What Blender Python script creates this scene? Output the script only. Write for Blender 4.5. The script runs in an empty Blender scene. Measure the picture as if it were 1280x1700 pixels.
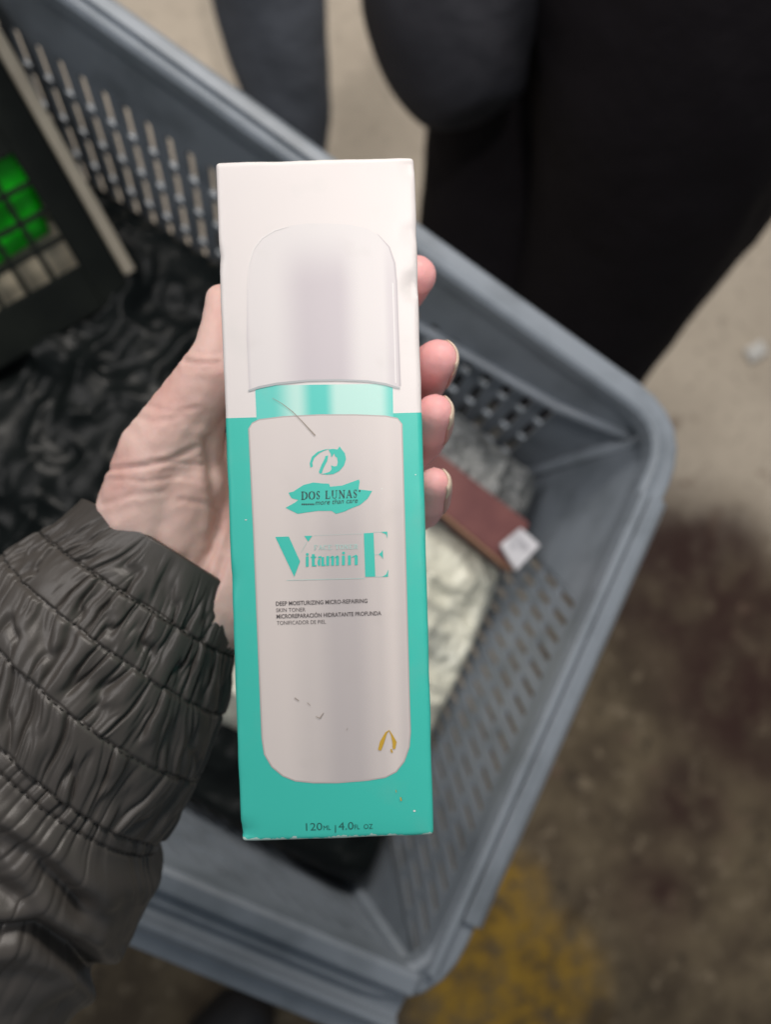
import bpy, bmesh, math, random
import numpy as np
from mathutils import Vector, Matrix

random.seed(4); RNG = np.random.default_rng(11)
S = bpy.context.scene
COL = S.collection
R = math.radians

# ------------------------------------------------------------------ camera
F = 1599.0                      # focal length in photograph pixels
CAM_H = 1.25                    # metres above the floor
NADIR = (250.0, 1050.0)         # where straight down falls in the photograph

def ray_c(px, py):
    return np.array([(px - 640.0) / F, -(py - 850.0) / F, -1.0])

_up = -ray_c(*NADIR); _up /= np.linalg.norm(_up)
_y = np.array([0, 1.0, 0]) - _up * _up[1]; _y /= np.linalg.norm(_y)
_x = np.cross(_y, _up)
RW = np.stack([_x, _y, _up])    # camera axes -> world axes
CAMP = np.array([0, 0, CAM_H])

def cw(p):                      # camera-space point(s) to world
    return np.asarray(p) @ RW.T + CAMP
def pd(px, py, d):              # pixel + depth -> world
    return cw(ray_c(px, py) * d)
def pz(px, py, z):              # pixel + height -> world
    r = RW @ ray_c(px, py)
    return CAMP + r * ((z - CAM_H) / r[2])

cam_d = bpy.data.cameras.new('camera'); cam = bpy.data.objects.new('camera', cam_d); COL.objects.link(cam)
M = Matrix([list(RW[0]) + [CAMP[0]], list(RW[1]) + [CAMP[1]], list(RW[2]) + [CAMP[2]], [0, 0, 0, 1]])
cam.matrix_world = M
cam_d.sensor_fit = 'VERTICAL'; cam_d.sensor_height = 36.0; cam_d.lens = F / 1700.0 * 36.0
cam_d.clip_start = 0.02; cam_d.clip_end = 100
cam_d.dof.use_dof = True; cam_d.dof.focus_distance = 0.246; cam_d.dof.aperture_fstop = 8.6
S.camera = cam

# ------------------------------------------------------------------ light
w = bpy.data.worlds.new('World'); S.world = w; w.use_nodes = True
bg = w.node_tree.nodes['Background']; bg.inputs[0].default_value = (0.80, 0.90, 1.0, 1); bg.inputs[1].default_value = 0.19
S.view_settings.view_transform = 'Standard'; S.view_settings.look = 'None'
S.view_settings.exposure = 0.0; S.view_settings.gamma = 1.0

def aim(o, loc, target):
    o.location = Vector(loc)
    o.rotation_euler = (Vector(target) - Vector(loc)).to_track_quat('-Z', 'Y').to_euler()

# broad tube light under the market roof
a = bpy.data.lights.new('area_lamp', 'AREA'); a.shape = 'RECTANGLE'; a.size = 1.6; a.size_y = 0.5
a.energy = 16; a.color = (1.0, 0.95, 0.93)
ao = bpy.data.objects.new('area_lamp', a); COL.objects.link(ao)
aim(ao, cw([-0.8, 0.75, 1.25]), (0.0, 0.2, 0.9))
# unseen lamp added beyond the basket to brighten floor and walls
a2 = bpy.data.lights.new('area_lamp', 'AREA'); a2.shape = 'RECTANGLE'; a2.size = 1.4; a2.size_y = 0.4
a2.energy = 42; a2.color = (1.0, 0.93, 0.86)
a2o = bpy.data.objects.new('area_lamp', a2); COL.objects.link(a2o)
aim(a2o, (0.35, 1.7, 2.5), (0.25, 0.75, 0.0))
# added spot: its cone edge stands in for the photographer's shadow across the box
LP = cw([0.24, 0.27, 1.7])
e1 = pd(340, 600, 0.243); e2 = pd(722, 1190, 0.243)
mid = (e1 + e2) / 2; lit = pd(760, 500, 0.243)
m = np.cross(e1 - LP, e2 - LP); m /= np.linalg.norm(m)
if np.dot(m, lit - LP) < 0: m = -m
dm = (mid - LP) / np.linalg.norm(mid - LP)
HALF = R(25)
axis = dm * math.cos(HALF) + m * math.sin(HALF)
sp = bpy.data.lights.new('shadow_edge_spot', 'SPOT'); sp.spot_size = 2 * HALF * 1.005; sp.spot_blend = 0.05; sp.shadow_soft_size = 0.06
sp.energy = 70; sp.color = (1.0, 0.94, 0.90)
so = bpy.data.objects.new('shadow_edge_spot', sp); COL.objects.link(so)
aim(so, LP, LP + axis)

# ------------------------------------------------------------------ helpers
def lin(r, g, b):
    f = lambda c: (c / 255 / 12.92) if c / 255 < 0.04045 else ((c / 255 + 0.055) / 1.055) ** 2.4
    return (f(r), f(g), f(b), 1)

def mat(name, col, rough=0.5, spec=0.5, noise=None, bump=None, **kw):
    """noise=(scale, colour2, lo, hi); bump=(scale, strength, distance)"""
    mt = bpy.data.materials.new(name); mt.use_nodes = True
    nt = mt.node_tree; b = nt.nodes['Principled BSDF']
    b.inputs['Base Color'].default_value = tuple(col[:3]) + (1,)
    b.inputs['Roughness'].default_value = rough
    b.inputs['Specular IOR Level'].default_value = spec
    for k, v in kw.items():
        b.inputs[k].default_value = v
    tc = nt.nodes.new('ShaderNodeTexCoord')
    if noise:
        n = nt.nodes.new('ShaderNodeTexNoise'); n.inputs['Scale'].default_value = noise[0]; n.inputs['Detail'].default_value = 6
        nt.links.new(tc.outputs['Object'], n.inputs['Vector'])
        r = nt.nodes.new('ShaderNodeMapRange'); r.inputs[1].default_value = noise[2]; r.inputs[2].default_value = noise[3]
        nt.links.new(n.outputs['Fac'], r.inputs[0])
        mx = nt.nodes.new('ShaderNodeMix'); mx.data_type = 'RGBA'
        mx.inputs[6].default_value = tuple(col[:3]) + (1,); mx.inputs[7].default_value = tuple(noise[1][:3]) + (1,)
        nt.links.new(r.outputs[0], mx.inputs[0]); nt.links.new(mx.outputs[2], b.inputs['Base Color'])
    if bump:
        n = nt.nodes.new('ShaderNodeTexNoise'); n.inputs['Scale'].default_value = bump[0]; n.inputs['Detail'].default_value = 5
        nt.links.new(tc.outputs['Object'], n.inputs['Vector'])
        bp = nt.nodes.new('ShaderNodeBump'); bp.inputs['Strength'].default_value = bump[1]; bp.inputs['Distance'].default_value = bump[2]
        nt.links.new(n.outputs['Fac'], bp.inputs['Height']); nt.links.new(bp.outputs[0], b.inputs['Normal'])
    return mt

def tag(o, label=None, cat=None, group=None, kind=None):
    if label: o['label'] = label
    if cat: o['category'] = cat
    if group: o['group'] = group
    if kind: o['kind'] = kind
    return o

def thing(name, label, cat, loc, group=None):
    o = bpy.data.objects.new(name, None); COL.objects.link(o); o.location = Vector(loc); o.empty_display_size = 0.03
    return tag(o, label, cat, group)

def obj(name, verts, faces, mt, parent=None, smooth=False, label=None, kind=None, local=False):
    me = bpy.data.meshes.new(name)
    me.from_pydata([tuple(v) for v in verts], [], [tuple(f) for f in faces]); me.update()
    if mt: me.materials.append(mt)
    if smooth:
        me.polygons.foreach_set('use_smooth', [True] * len(me.polygons))
    o = bpy.data.objects.new(name, me); COL.objects.link(o)
    if parent is not None: adopt(o, parent, local)
    if label: o['label'] = label
    if kind: o['kind'] = kind
    return o

def world_m(o):
    mm = o.matrix_basis.copy()
    if o.parent: mm = world_m(o.parent) @ o.matrix_parent_inverse @ mm
    return mm

def adopt(o, parent, local=False):
    o.parent = parent
    if not local: o.matrix_parent_inverse = world_m(parent).inverted()

def apply_mods(o):
    dg = bpy.context.evaluated_depsgraph_get(); dg.update()
    me = bpy.data.meshes.new_from_object(o.evaluated_get(dg))
    old = o.data; o.modifiers.clear(); o.data = me
    return o

def recalc(o):
    bm = bmesh.new(); bm.from_mesh(o.data); bmesh.ops.recalc_face_normals(bm, faces=bm.faces); bm.to_mesh(o.data); bm.free()

class MB:
    def __init__(s): s.v = []; s.f = []
    def add(s, v, f):
        n = len(s.v); s.v += [tuple(x) for x in v]; s.f += [tuple(i + n for i in q) for q in f]
    def tube(s, pts, rad, seg=12, cap=True):
        pts = [np.array(p, float) for p in pts]
        if not hasattr(rad, '__len__'): rad = [rad] * len(pts)
        V = []; prev = None
        for i, p in enumerate(pts):
            t = pts[min(i + 1, len(pts) - 1)] - pts[max(i - 1, 0)]; t /= np.linalg.norm(t)
            if prev is None:
                h = np.array([0, 0, 1.0]) if abs(t[2]) < 0.9 else np.array([1.0, 0, 0])
                n = np.cross(t, h)
            else: n = prev - t * np.dot(prev, t)
            n /= np.linalg.norm(n); prev = n; b = np.cross(t, n)
            ra = rad[i]; rb = ra
            if hasattr(ra, '__len__'): ra, rb = ra
            for k in range(seg):
                an = 2 * math.pi * k / seg
                V.append(p + n * ra * math.cos(an) + b * rb * math.sin(an))
        Fc = []
        for i in range(len(pts) - 1):
            for k in range(seg):
                k2 = (k + 1) % seg
                Fc.append((i * seg + k, i * seg + k2, (i + 1) * seg + k2, (i + 1) * seg + k))
        if cap:
            Fc.append(tuple(range(seg))[::-1]); Fc.append(tuple((len(pts) - 1) * seg + k for k in range(seg)))
        s.add(V, Fc)
    def prism(s, ring_a, ring_b):       # loft between two equal closed rings, capped
        n = len(ring_a)
        s.add(list(ring_a) + list(ring_b), [(i, (i + 1) % n, n + (i + 1) % n, n + i) for i in range(n)] + [tuple(range(n))[::-1], tuple(range(n, 2 * n))])
    def sweep(s, sections, closed=False):   # list of rings (same length), rings are closed profiles
        n = len(sections[0]); V = [p for r_ in sections for p in r_]; Fc = []
        L = len(sections)
        for i in range(L if closed else L - 1):
            j = (i + 1) % L
            for k in range(n):
                k2 = (k + 1) % n
                Fc.append((i * n + k, i * n + k2, j * n + k2, j * n + k))
        if not closed:
            Fc.append(tuple(range(n))[::-1]); Fc.append(tuple((L - 1) * n + k for k in range(n)))
        s.add(V, Fc)
    def build(s, name, mt, parent=None, smooth=False, bevel=0, label=None, kind=None):
        o = obj(name, s.v, s.f, mt, parent, smooth, label, kind); recalc(o)
        if bevel:
            md = o.modifiers.new('b', 'BEVEL'); md.width = bevel; md.segments = 2; md.limit_method = 'ANGLE'; md.angle_limit = R(40)
        return o

def hash2(ix, iy, seed):
    n = (ix.astype(np.int64) * 374761393 + iy.astype(np.int64) * 668265263 + seed * 974634777) & 0x7fffffff
    n = ((n ^ (n >> 13)) * 1274126177) & 0x7fffffff
    return ((n ^ (n >> 16)) & 0xffff) / 65535.0
def vnoise(x, y, seed=0):
    ix = np.floor(x); iy = np.floor(y); fx = x - ix; fy = y - iy
    fx = fx * fx * fx * (fx * (fx * 6 - 15) + 10); fy = fy * fy * fy * (fy * (fy * 6 - 15) + 10)
    a = hash2(ix, iy, seed); b = hash2(ix + 1, iy, seed); c = hash2(ix, iy + 1, seed); d = hash2(ix + 1, iy + 1, seed)
    return (a * (1 - fx) + b * fx) * (1 - fy) + (c * (1 - fx) + d * fx) * fy
def fbm(x, y, seed=0, o=4):
    t = 0; am = 1; tot = 0
    for k in range(o):
        t = t + am * vnoise(x * 2 ** k + 17.3 * k, y * 2 ** k - 9.1 * k, seed + k); tot += am; am *= 0.5
    return t / tot
def ridge(x, y, seed=0, o=4):
    t = 0; am = 1; tot = 0
    for k in range(o):
        t = t + am * (1 - abs(2 * vnoise(x * 2 ** k + 5.7 * k, y * 2 ** k + 3.3 * k, seed + k) - 1)); tot += am; am *= 0.5
    return t / tot

# ------------------------------------------------------------------ floor
def floor_material():
    mt = bpy.data.materials.new('concrete_floor'); mt.use_nodes = True; nt = mt.node_tree; b = nt.nodes['Principled BSDF']
    N = nt.nodes.new; Lk = nt.links.new
    tc = N('ShaderNodeTexCoord')
    def noise(sc, det=6, rough=0.6):
        n = N('ShaderNodeTexNoise'); n.inputs['Scale'].default_value = sc; n.inputs['Detail'].default_value = det; n.inputs['Roughness'].default_value = rough
        Lk(tc.outputs['Object'], n.inputs['Vector']); return n.outputs['Fac']
    def rng(x, a, c, lo=0, hi=1):
        r = N('ShaderNodeMapRange'); r.inputs[1].default_value = a; r.inputs[2].default_value = c; r.inputs[3].default_value = lo; r.inputs[4].default_value = hi
        r.interpolation_type = 'SMOOTHSTEP'; Lk(x, r.inputs[0]); return r.outputs[0]
    def math_(op, x, y):
        n = N('ShaderNodeMath'); n.operation = op
        for i, q in enumerate((x, y)):
            if isinstance(q, (int, float)): n.inputs[i].default_value = q
            else: Lk(q, n.inputs[i])
        return n.outputs[0]
    def mix(f, c1, c2):
        n = N('ShaderNodeMix'); n.data_type = 'RGBA'; Lk(f, n.inputs[0])
        for i, q in ((6, c1), (7, c2)):
            if isinstance(q, tuple): n.inputs[i].default_value = q
            else: Lk(q, n.inputs[i])
        return n.outputs[2]
    def spot(px, py, rad, soft):            # a patch round a floor point, with a ragged outline
        c = pz(px, py, 0)
        d = N('ShaderNodeVectorMath'); d.operation = 'DISTANCE'; Lk(tc.outputs['Object'], d.inputs[0]); d.inputs[1].default_value = tuple(c)
        e = math_('ADD', d.outputs['Value'], math_('MULTIPLY', math_('SUBTRACT', noise(7), 0.5), soft * 2.2))
        return rng(e, rad - soft, rad + soft, 1, 0)
    base = mix(rng(noise(9), 0.3, 0.7), (0.50, 0.435, 0.35, 1), (0.44, 0.38, 0.305, 1))
    base = mix(rng(noise(60), 0.52, 0.7), base, (0.36, 0.31, 0.25, 1))
    grime = math_('MAXIMUM', math_('MAXIMUM', spot(1160, 1330, 0.40, 0.10), spot(1250, 1650, 0.30, 0.1)), math_('MAXIMUM', spot(820, 1560, 0.34, 0.10), spot(300, 1680, 0.30, 0.1)))  # grime tone also carries the light falloff towards the lower floor
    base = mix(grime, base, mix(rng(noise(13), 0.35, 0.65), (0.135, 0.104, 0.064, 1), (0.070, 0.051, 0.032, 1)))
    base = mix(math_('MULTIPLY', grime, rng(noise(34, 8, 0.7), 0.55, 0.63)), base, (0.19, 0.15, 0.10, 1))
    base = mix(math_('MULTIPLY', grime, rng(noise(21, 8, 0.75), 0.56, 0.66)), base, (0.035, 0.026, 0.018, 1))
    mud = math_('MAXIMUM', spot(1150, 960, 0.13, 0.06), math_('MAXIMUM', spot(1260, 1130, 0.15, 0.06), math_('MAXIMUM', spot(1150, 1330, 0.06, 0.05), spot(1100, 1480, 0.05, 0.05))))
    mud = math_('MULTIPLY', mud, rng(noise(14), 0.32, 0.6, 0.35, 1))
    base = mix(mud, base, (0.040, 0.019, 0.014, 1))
    base = mix(math_('MULTIPLY', spot(1190, 1100, 0.36, 0.05), rng(noise(22), 0.58, 0.72)), base, (0.13, 0.085, 0.06, 1))
    paint = math_('MAXIMUM', spot(830, 1640, 0.11, 0.03), math_('MAXIMUM', spot(830, 1500, 0.06, 0.03), spot(930, 1640, 0.06, 0.04)))
    paint = math_('MULTIPLY', paint, rng(noise(34, 8, 0.7), 0.36, 0.60, 0.05, 0.85))
    base = mix(paint, base, (0.36, 0.21, 0.018, 1))
    Lk(base, b.inputs['Base Color'])
    rr = rng(mud, 0, 1, 0.75, 0.5); Lk(rr, b.inputs['Roughness']); b.inputs['Specular IOR Level'].default_value = 0.3
    bp = N('ShaderNodeBump'); bp.inputs['Strength'].default_value = 0.5; bp.inputs['Distance'].default_value = 0.004
    Lk(noise(45), bp.inputs['Height']); Lk(bp.outputs[0], b.inputs['Normal'])
    return mt
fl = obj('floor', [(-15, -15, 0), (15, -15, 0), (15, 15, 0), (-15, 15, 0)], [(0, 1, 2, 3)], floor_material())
tag(fl, 'worn beige concrete floor with dark grime and yellow paint', kind='structure')

# ------------------------------------------------------------------ shopping basket
RIM_Z = CAM_H - 0.50; BASE_Z = RIM_Z - 0.26
rA = pz(1112, 715, RIM_Z); rB = pz(700, 1640, RIM_Z)
def unit(v): return v / np.linalg.norm(v)
dfar = unit(pz(180, 0, RIM_Z) - pz(1090, 655, RIM_Z)); dnear = unit(pz(220, 1500, RIM_Z) - pz(640, 1675, RIM_Z))
rC = rA + dfar * 0.50; rD = rB + dnear * 0.50          # far-left, near-left
rim = [rA, rB, rD, rC]                                 # right, near, near-left, far-left
ctr = sum(rim) / 4
def level(k, z):                                       # basket outline scaled about its centre
    return [np.array([*(ctr + (p - ctr) * k)[:2], z]) for p in rim]
base = level(0.86, BASE_Z)
GREY = mat('grey_blue_plastic', (0.215, 0.245, 0.280), 0.42, 0.5, noise=(35, (0.145, 0.168, 0.19), 0.45, 0.75), bump=(160, 0.15, 0.0006))
bk = thing('shopping_basket', 'grey blue plastic shopping basket with slanted slots in its walls', 'basket', (ctr[0], ctr[1], BASE_Z))

def wall(a, b, a2, b2, slant, nu, nv, v0, v1, name):
    """slotted wall between rim edge a-b and base edge a2-b2; real slanted openings"""
    P = lambda u, v: (a * (1 - u) + b * u) * (1 - v) + (a2 * (1 - u) + b2 * u) * v
    m_ = MB(); sh = slant / nu
    u0 = 0.02 + max(0, -sh * nv); u1 = 0.99 - max(0, sh * nv); du = (u1 - u0) / nu; dv = (v1 - v0) / nv
    hx, hy = 0.30, 0.09
    for j in range(nv):
        for i in range(nu):
            q = lambda x, y: P(u0 + (i + x) * du + (j + y) * sh, v0 + (j + y) * dv)
            o_ = [q(0, 0), q(1, 0), q(1, 1), q(0, 1)]
            n_ = [q(hx, hy), q(1 - hx, hy), q(1 - hx, 1 - hy), q(hx, 1 - hy)]
            m_.add(o_ + n_, [(0, 1, 5, 4), (1, 2, 6, 5), (2, 3, 7, 6), (3, 0, 4, 7)])
    m_.add([P(0, 0), P(1, 0), P(1, v0), P(0, v0)], [(0, 1, 2, 3)])
    m_.add([P(0, v1), P(1, v1), P(1, 1), P(0, 1)], [(0, 1, 2, 3)])
    e = nv * sh
    m_.add([P(0, v0), P(u0, v0), P(u0 + e, v1), P(0, v1)], [(0, 1, 2, 3)])
    m_.add([P(u1, v0), P(1, v0), P(1, v1), P(u1 + e, v1)], [(0, 1, 2, 3)])
    o = obj(name, m_.v, m_.f, GREY, bk)
    bm = bmesh.new(); bm.from_mesh(o.data); bmesh.ops.remove_doubles(bm, verts=bm.verts, dist=1e-5); bmesh.ops.recalc_face_normals(bm, faces=bm.faces); bm.to_mesh(o.data); bm.free()
    sd = o.modifiers.new('s', 'SOLIDIFY'); sd.thickness = 0.003; sd.offset = 0
    return o
A2, B2, D2, C2 = base
wall(rC, rA, C2, A2, 0.36, 29, 6, 0.20, 0.93, 'side_wall')
wall(rA, rB, A2, B2, -0.75, 19, 8, 0.05, 0.93, 'end_wall')
wall(rB, rD, B2, D2, 1.0, 30, 6, 0.14, 0.90, 'side_wall')
wall(rD, rC, D2, C2, -1.0, 22, 6, 0.14, 0.90, 'end_wall')
mb = MB(); mb.prism([p + np.array([0, 0, -0.002]) for p in base], [p + np.array([0, 0, 0.002]) for p in base]); mb.build('base_plate', GREY, bk)

# rounded outline used by the rim
def outline(corners, rad, n=7):
    out = []
    k = len(corners)
    for i in range(k):
        p = corners[i]; a_ = unit(corners[i - 1] - p); b_ = unit(corners[(i + 1) % k] - p)
        s_ = p + a_ * rad; e_ = p + b_ * rad
        for t in np.linspace(0, 1, n):
            out.append(s_ * (1 - t) ** 2 + 2 * p * t * (1 - t) + e_ * t * t)
    return out
def rim_sweep(profile, corners, rad):
    ol = outline(corners, rad); n = len(ol); secs = []
    for i in range(n):
        t = unit(ol[(i + 1) % n] - ol[i - 1]); nrm = np.cross(t, [0, 0, 1.0])
        if np.dot(nrm, ol[i] - ctr) < 0: nrm = -nrm
        secs.append([ol[i] + nrm * x + np.array([0, 0, z]) for x, z in profile])
    m_ = MB(); m_.sweep(secs, closed=True); return m_
rim_sweep([(-0.004, -0.010), (-0.004, 0.002), (-0.001, 0.005), (0.004, 0.003), (0.011, 0.003), (0.013, 0.001), (0.013, -0.016), (0.011, -0.016), (0.010, -0.004), (0.0, -0.010)], rim, 0.03).build('rim', GREY, bk, smooth=False, bevel=0.0008)
# wide flange and folded handle on the near long side, reinforcing lip and corner pieces
nout = unit(np.cross(rD - rB, [0, 0, 1.0])); nout = nout if np.dot(nout, rB - ctr) > 0 else -nout
def along(a, b, prof, t0, t1, outv):
    secs = [[a * (1 - t) + b * t + outv * x + np.array([0, 0, z]) for x, z in prof] for t in np.linspace(t0, t1, 12)]
    m_ = MB(); m_.sweep(secs); return m_
along(rB, rD, [(-0.008, -0.012), (-0.007, 0.0065), (-0.004, 0.0085), (0.004, 0.0085), (0.007, 0.001), (0.017, -0.001), (0.020, 0.0055), (0.0225, 0.0055), (0.026, 0.0), (0.035, -0.004), (0.036, -0.022), (0.033, -0.022), (0.030, -0.010), (-0.004, -0.008)], 0.012, 0.97, nout).build('handle', GREY, bk, bevel=0.001)
rout = unit(np.cross(rB - rA, [0, 0, 1.0])); rout = rout if np.dot(rout, rB - ctr + rA - ctr) > 0 else -rout
along(rA, rB, [(-0.004, 0.003), (-0.003, 0.0085), (0.001, 0.0085), (0.002, 0.003)], 0.13, 0.975, rout).build('lip', GREY, bk, bevel=0.0006)
along(rA, rB, [(0.003, 0.001), (0.004, 0.0065), (0.012, 0.0055), (0.0165, 0.001), (0.016, -0.022), (0.0135, -0.02)], 0.125, 0.885, rout).build('lip', GREY, bk, bevel=0.0006)
fout = unit(np.cross(rA - rC, [0, 0, 1.0])); fout = fout if np.dot(fout, rA - ctr + rC - ctr) > 0 else -fout
along(rC, rA, [(0.003, 0.001), (0.004, 0.0065), (0.011, 0.0055), (0.0155, 0.001), (0.015, -0.022), (0.0125, -0.02)], 0.08, 0.585, fout).build('lip', GREY, bk, bevel=0.0006)
# slanting reinforcement rib on the inside of the far wall
Pf = lambda u, v: (rC * (1 - u) + rA * u) * (1 - v) + (C2 * (1 - u) + A2 * u) * v - fout * 0.003
mb = MB(); mb.tube([Pf(u, v) for u, v in ((0.62, 0.27), (0.75, 0.235), (0.90, 0.18), (0.985, 0.10))], [0.0035, 0.004, 0.004, 0.003], 8); mb.build('rib', GREY, bk, smooth=True)
for p, p2 in zip(rim, base):                           # corner posts
    mb = MB(); inw = unit((ctr - p) * np.array([1, 1, 0])); mb.tube([p + inw * 0.004 - np.array([0, 0, 0.006]), (p + p2) / 2 + inw * 0.006, p2 + inw * 0.006], [0.004, 0.004, 0.004], 12); mb.build('corner_post', GREY, bk, smooth=True)

# ------------------------------------------------------------------ things in the basket
def plan(u, v, z):          # u 0..1 from the right end to the left end, v 0..1 from far to near side, at height z
    k = 0.86 + 0.14 * (z - BASE_Z) / (RIM_Z - BASE_Z)
    A_, B_, D_, C_ = level(k, z)
    return (A_ * (1 - u) + C_ * u) * (1 - v) + (B_ * (1 - u) + D_ * u) * v

def crumple(name, label, cat, mt, fn, n=130, seed=0, amp=0.012, sc=(9, 9), sub=4):
    """a crumpled bag: fn(s,t)->(x,y,z) of its upper skin, closed below"""
    s, t = np.meshgrid(np.linspace(0, 1, n), np.linspace(0, 1, n), indexing='ij')
    P = fn(s, t)                                        # (n,n,3)
    wx = s * sc[0] + 0.6 * fbm(s * 4, t * 4, seed + 31); wy = t * sc[1] + 0.6 * fbm(s * 4 + 9, t * 4, seed + 57)
    h = (ridge(wx, wy, seed, sub) - 0.55) * amp * 2
    edge = np.clip(np.minimum(np.minimum(s, 1 - s), np.minimum(t, 1 - t)) * 12, 0, 1)
    P = P.copy(); P[..., 2] += h * edge
    V = P.reshape(-1, 3).tolist(); Fc = []
    for i in range(n - 1):
        for j in range(n - 1):
            Fc.append((i * n + j, (i + 1) * n + j, (i + 1) * n + j + 1, i * n + j + 1))
    ring = [i * n for i in range(n)] + [(n - 1) * n + j for j in range(1, n)] + [i * n + n - 1 for i in range(n - 2, -1, -1)] + [j for j in range(n - 2, 0, -1)]
    b0 = len(V)
    zb = min(v[2] for v in V)
    for q in ring: V.append((V[q][0], V[q][1], zb - 0.001))
    L = len(ring)
    for k in range(L): Fc.append((ring[k], ring[(k + 1) % L], b0 + (k + 1) % L, b0 + k))
    Fc.append(tuple(range(b0, b0 + L)))
    o = obj(name, V, Fc, mt, smooth=True); recalc(o); tag(o, label, cat); return o

def planar(s, t, u0, u1, v0, v1, zf):
    out = np.zeros(s.shape + (3,))
    u = u0 + (u1 - u0) * s; v = v0 + (v1 - v0) * t
    z = zf(s, t)
    k = 0.86 + 0.14 * (z - BASE_Z) / (RIM_Z - BASE_Z)
    for c in range(2):
        a_ = ctr[c] + (rA[c] - ctr[c]) * k; b_ = ctr[c] + (rB[c] - ctr[c]) * k; d_ = ctr[c] + (rD[c] - ctr[c]) * k; e_ = ctr[c] + (rC[c] - ctr[c]) * k
        out[..., c] = (a_ * (1 - u) + e_ * u) * (1 - v) + (b_ * (1 - u) + d_ * u) * v
    out[..., 2] = z
    return out
def dome(s, t, p=0.35): return (np.clip(4 * s * (1 - s), 0, 1) * np.clip(4 * t * (1 - t), 0, 1)) ** p

BLACK = mat('black_bag_plastic', (0.006, 0.008, 0.008), 0.33, 0.16, bump=(60, 0.4, 0.002))
crumple('plastic_bag', 'glossy crumpled black plastic bag lying on the bottom of the basket', 'bag', BLACK,
        lambda s, t: planar(s, t, 0.015, 0.985, 0.02, 0.98, lambda s, t: BASE_Z + 0.02 + (0.145 - 0.03 * s) * dome(s, t, 0.07) + 0.05 * np.clip((t - 0.55) / 0.4, 0, 1) * np.clip(1 - s / 0.3, 0, 1)), n=230, seed=3, amp=0.012, sc=(9, 6), sub=3)
CREAM = mat('cream_film', (0.62, 0.62, 0.52), 0.35, 0.5, noise=(22, (0.42, 0.44, 0.40), 0.45, 0.7), bump=(90, 0.4, 0.002))
crumple('plastic_bag', 'crumpled cream white plastic bag against the right end of the basket', 'bag', CREAM,
        lambda s, t: planar(s, t, 0.012, 0.40, 0.26, 0.82, lambda s, t: BASE_Z + 0.125 + 0.068 * dome(s, t, 0.25)), n=140, seed=8, amp=0.012, sc=(5, 6))
FOIL = mat('grey_film', (0.17, 0.18, 0.18), 0.4, 0.4, noise=(60, (0.30, 0.31, 0.30), 0.45, 0.7), bump=(120, 0.6, 0.002))
crumple('pouch', 'dull grey crinkled pouch between the maroon box and the far wall', 'pouch', FOIL,
        lambda s, t: planar(s, t, 0.02, 0.36, 0.06, 0.30, lambda s, t: BASE_Z + 0.125 + 0.06 * dome(s, t, 0.25)), n=90, seed=21, amp=0.010, sc=(9, 5))

# maroon box with a white tag, lying on the cream bag
def slab(p0, p1, p2, p3, thick, zoff=0.0):
    m_ = MB(); top = [np.array(p) for p in (p0, p1, p2, p3)]; n_ = unit(np.cross(top[1] - top[0], top[3] - top[0])); n_ = n_ if n_[2] > 0 else -n_
    m_.prism([p - n_ * thick for p in top], top); return m_
zt = BASE_Z + 0.197
q = [pz(740, 790, zt), pz(795, 800, zt), pz(880, 880, zt), pz(845, 945, zt - 0.003)]
q[0] = pz(690, 775, zt); q1 = pz(762, 795, zt); 
mq = [pz(640, 770, zt), pz(715, 740, zt), pz(880, 868, zt), pz(852, 946, zt)]
mr = thing('carton', 'dark maroon flat box lying on the cream bag in the basket', 'box', np.mean(mq, axis=0) - np.array([0, 0, 0.012]))
MAROON = mat('maroon_card', (0.115, 0.040, 0.040), 0.45, 0.4, noise=(40, (0.16, 0.06, 0.055), 0.4, 0.7))
slab(*mq, 0.022).build('body', MAROON, mr, bevel=0.0012)
eo = unit(mq[3] - mq[0]); perp = unit(np.cross(eo, [0, 0, 1.0])); perp = perp if np.dot(perp, mq[1] - mq[0]) < 0 else -perp
mb = MB(); mb.tube([mq[0] + perp * 0.001 - np.array([0, 0, .0015]), mq[3] + perp * 0.001 - np.array([0, 0, .0015])], 0.0014, 8); mb.build('edge_strip', mat('orange_edge', (0.22, 0.12, 0.07), 0.5), mr)
tq = [pz(832, 905, zt + 0.006), pz(866, 876, zt + 0.006), pz(898, 905, zt + 0.005), pz(858, 948, zt + 0.005)]
slab(*tq, 0.004).build('tag', mat('white_tag', (0.55, 0.55, 0.58), 0.35, noise=(120, (0.33, 0.33, 0.36), 0.5, 0.62), bump=(150, 0.5, 0.001)), mr, bevel=0.0008)
# ------------------------------------------------------------------ black crate at the left, green sack and beige backing behind its grid
CRB = mat('black_crate_plastic', (0.007, 0.009, 0.008), 0.6, 0.15, noise=(25, (0.014, 0.017, 0.014), 0.4, 0.7))
cO = pd(130, 440, 0.60); eu = unit(pd(35, 280, 0.568) - cO); ev = unit(pd(0, 562, 0.59) - cO); ev = unit(ev - eu * np.dot(eu, ev))
en = unit(np.cross(eu, ev)); en = en if np.dot(en, CAMP - cO) > 0 else -en
CP = lambda x, y, z=0.0: cO + eu * x + ev * y + en * z      # panel coordinates in metres: x up-left along the edge, y down-left
cr = thing('crate', 'black plastic crate with a square grid window, leaning at the left of the basket', 'crate', CP(0.05, 0.05, -0.05))
gx1, gy1 = 0.072, 0.105
def plate(x0, x1, y0, y1, z0=-0.002, z1=0.002, name='side_panel', mt=CRB, par=cr, bev=0.0008, label=None):
    m_ = MB(); m_.prism([CP(x0, y0, z0), CP(x1, y0, z0), CP(x1, y1, z0), CP(x0, y1, z0)], [CP(x0, y0, z1), CP(x1, y0, z1), CP(x1, y1, z1), CP(x0, y1, z1)])
    return m_.build(name, mt, par, bevel=bev, label=label)
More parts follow.
